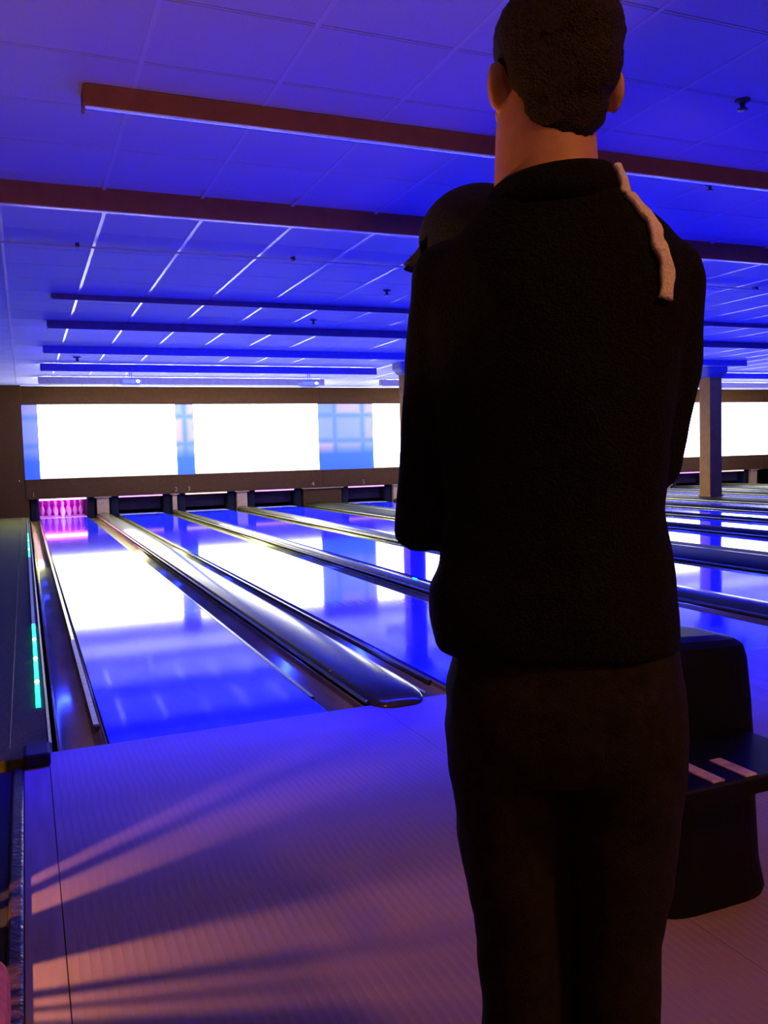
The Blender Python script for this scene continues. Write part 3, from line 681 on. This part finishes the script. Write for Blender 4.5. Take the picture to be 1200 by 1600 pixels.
# the smaller person carried in front of the man, face turned aside, dark cap with a short brim
kid = empty('person', (0.434, -2.984, 0), math.radians(-33.98))
tag(kid, 'small person in dark brimmed cap carried against the man\'s chest', 'person')
KC = (-0.136, 0.205, 1.622); KY = math.radians(78)
kp, KR = head_parts(KC, KY, 0.90)
kb = list(kp)
kb.append(tube([(-0.125, 0.215, 1.58), (-0.105, 0.225, 1.50)], [0.045, 0.045]))
kb.append(loft_data([ell(-0.095, 0.225, 1.50, 0.075, 0.060), ell(-0.080, 0.225, 1.44, 0.105, 0.070), ell(-0.060, 0.225, 1.34, 0.095, 0.068), ell(-0.045, 0.225, 1.24, 0.098, 0.068), ell(-0.045, 0.23, 1.20, 0.08, 0.055)]))
kb.append(tube([(-0.150, 0.225, 1.455), (-0.125, 0.30, 1.36), (-0.04, 0.35, 1.40)], [0.034, 0.028, 0.022])); kb += hand((-0.04, 0.35, 1.40), (1, 0.1, 0.2), (0, -1, 0), -1, 0.6)
kb.append(tube([(0.000, 0.225, 1.455), (0.045, 0.28, 1.37), (0.06, 0.34, 1.42)], [0.034, 0.028, 0.022])); kb += hand((0.06, 0.34, 1.42), (-0.4, 0.1, 0.9), (0, -1, 0), 1, 0.6)
for sx in (-1, 1):
    kb.append(tube([(-0.045 + sx * 0.045, 0.235, 1.24), (-0.045 + sx * 0.075, 0.36, 1.13), (-0.045 + sx * 0.065, 0.365, 0.93)], [0.056, 0.046, 0.034]))
kid_body = fused('body', kb, M_SKIN, kid, 0.006, 3)
for sx in (-1, 1):
    p = Vector(KC) + KR @ (Vector((sx * 0.030, 0.083, 0.0)) * 0.9)
    link('eye', mesh_of('eye', ball(p, (0.010, 0.010, 0.010), 12, 8)), M_EYE, kid_body, smooth=True)
cp = [ball(Vector(KC) + KR @ Vector((0, -0.008, 0.030)), (0.090, 0.104, 0.090), 26, 18, KR), ball(Vector(KC) + KR @ Vector((0, -0.045, -0.02)), (0.078, 0.060, 0.075), 22, 14, KR)]
crown = fused('cap_crown', cp, M_CAPCLOTH, kid, 0.006, 4)
rings = []
for j in range(9):
    u = j / 8; 
    rings.append([Vector(KC) + KR @ Vector((-0.070 * math.cos(PI * q / 10) * (1 - 0.25 * u), 0.072 + 0.055 * u * math.sin(PI * q / 10), 0.018 - 0.030 * u + 0.010 * math.sin(PI * q / 10))) for q in range(11)]
                 + [Vector(KC) + KR @ Vector((-0.070 * math.cos(PI * q / 10) * (1 - 0.25 * u), 0.072 + 0.055 * u * math.sin(PI * q / 10), 0.010 - 0.030 * u + 0.010 * math.sin(PI * q / 10))) for q in range(10, -1, -1)])
link('cap_brim', mesh_of('cap_brim', loft_data(rings)), M_CAPCLOTH, crown, smooth=True)
ct = [loft_data([ell(-0.100, 0.222, 1.520, 0.060, 0.054), ell(-0.092, 0.225, 1.49, 0.090, 0.068), ell(-0.078, 0.225, 1.43, 0.116, 0.080), ell(-0.060, 0.225, 1.33, 0.106, 0.078), ell(-0.045, 0.225, 1.23, 0.110, 0.078), ell(-0.045, 0.225, 1.19, 0.100, 0.070)])]
ct.append(tube([(-0.150, 0.225, 1.455), (-0.125, 0.30, 1.36), (-0.055, 0.345, 1.395)], [0.044, 0.038, 0.030])); ct.append(tube([(0.000, 0.225, 1.455), (0.045, 0.28, 1.37), (0.058, 0.332, 1.41)], [0.044, 0.038, 0.030]))
fused('coat', ct, M_COAT2, kid, 0.007, 4, disp=0.006, dscale=0.08)
tp = []
for sx in (-1, 1):
    tp.append(tube([(-0.045 + sx * 0.045, 0.235, 1.25), (-0.045 + sx * 0.075, 0.36, 1.13), (-0.045 + sx * 0.065, 0.365, 0.96)], [0.064, 0.054, 0.042]))
fused('trousers', tp, M_JEANS, kid, 0.007, 3)
for sx in (-1, 1):
    c = (-0.045 + sx * 0.065, 0.385, 0.915)
    rings = [ell(c[0], c[1] + 0.01, c[2] + z, a, b, 22, 2.5) for z, a, b in ((-0.03, 0.030, 0.070), (-0.015, 0.034, 0.075), (0.01, 0.032, 0.066), (0.035, 0.027, 0.040))]
    link('shoe', mesh_of('shoe', loft_data(rings)), M_SHOE, kid, smooth=True)
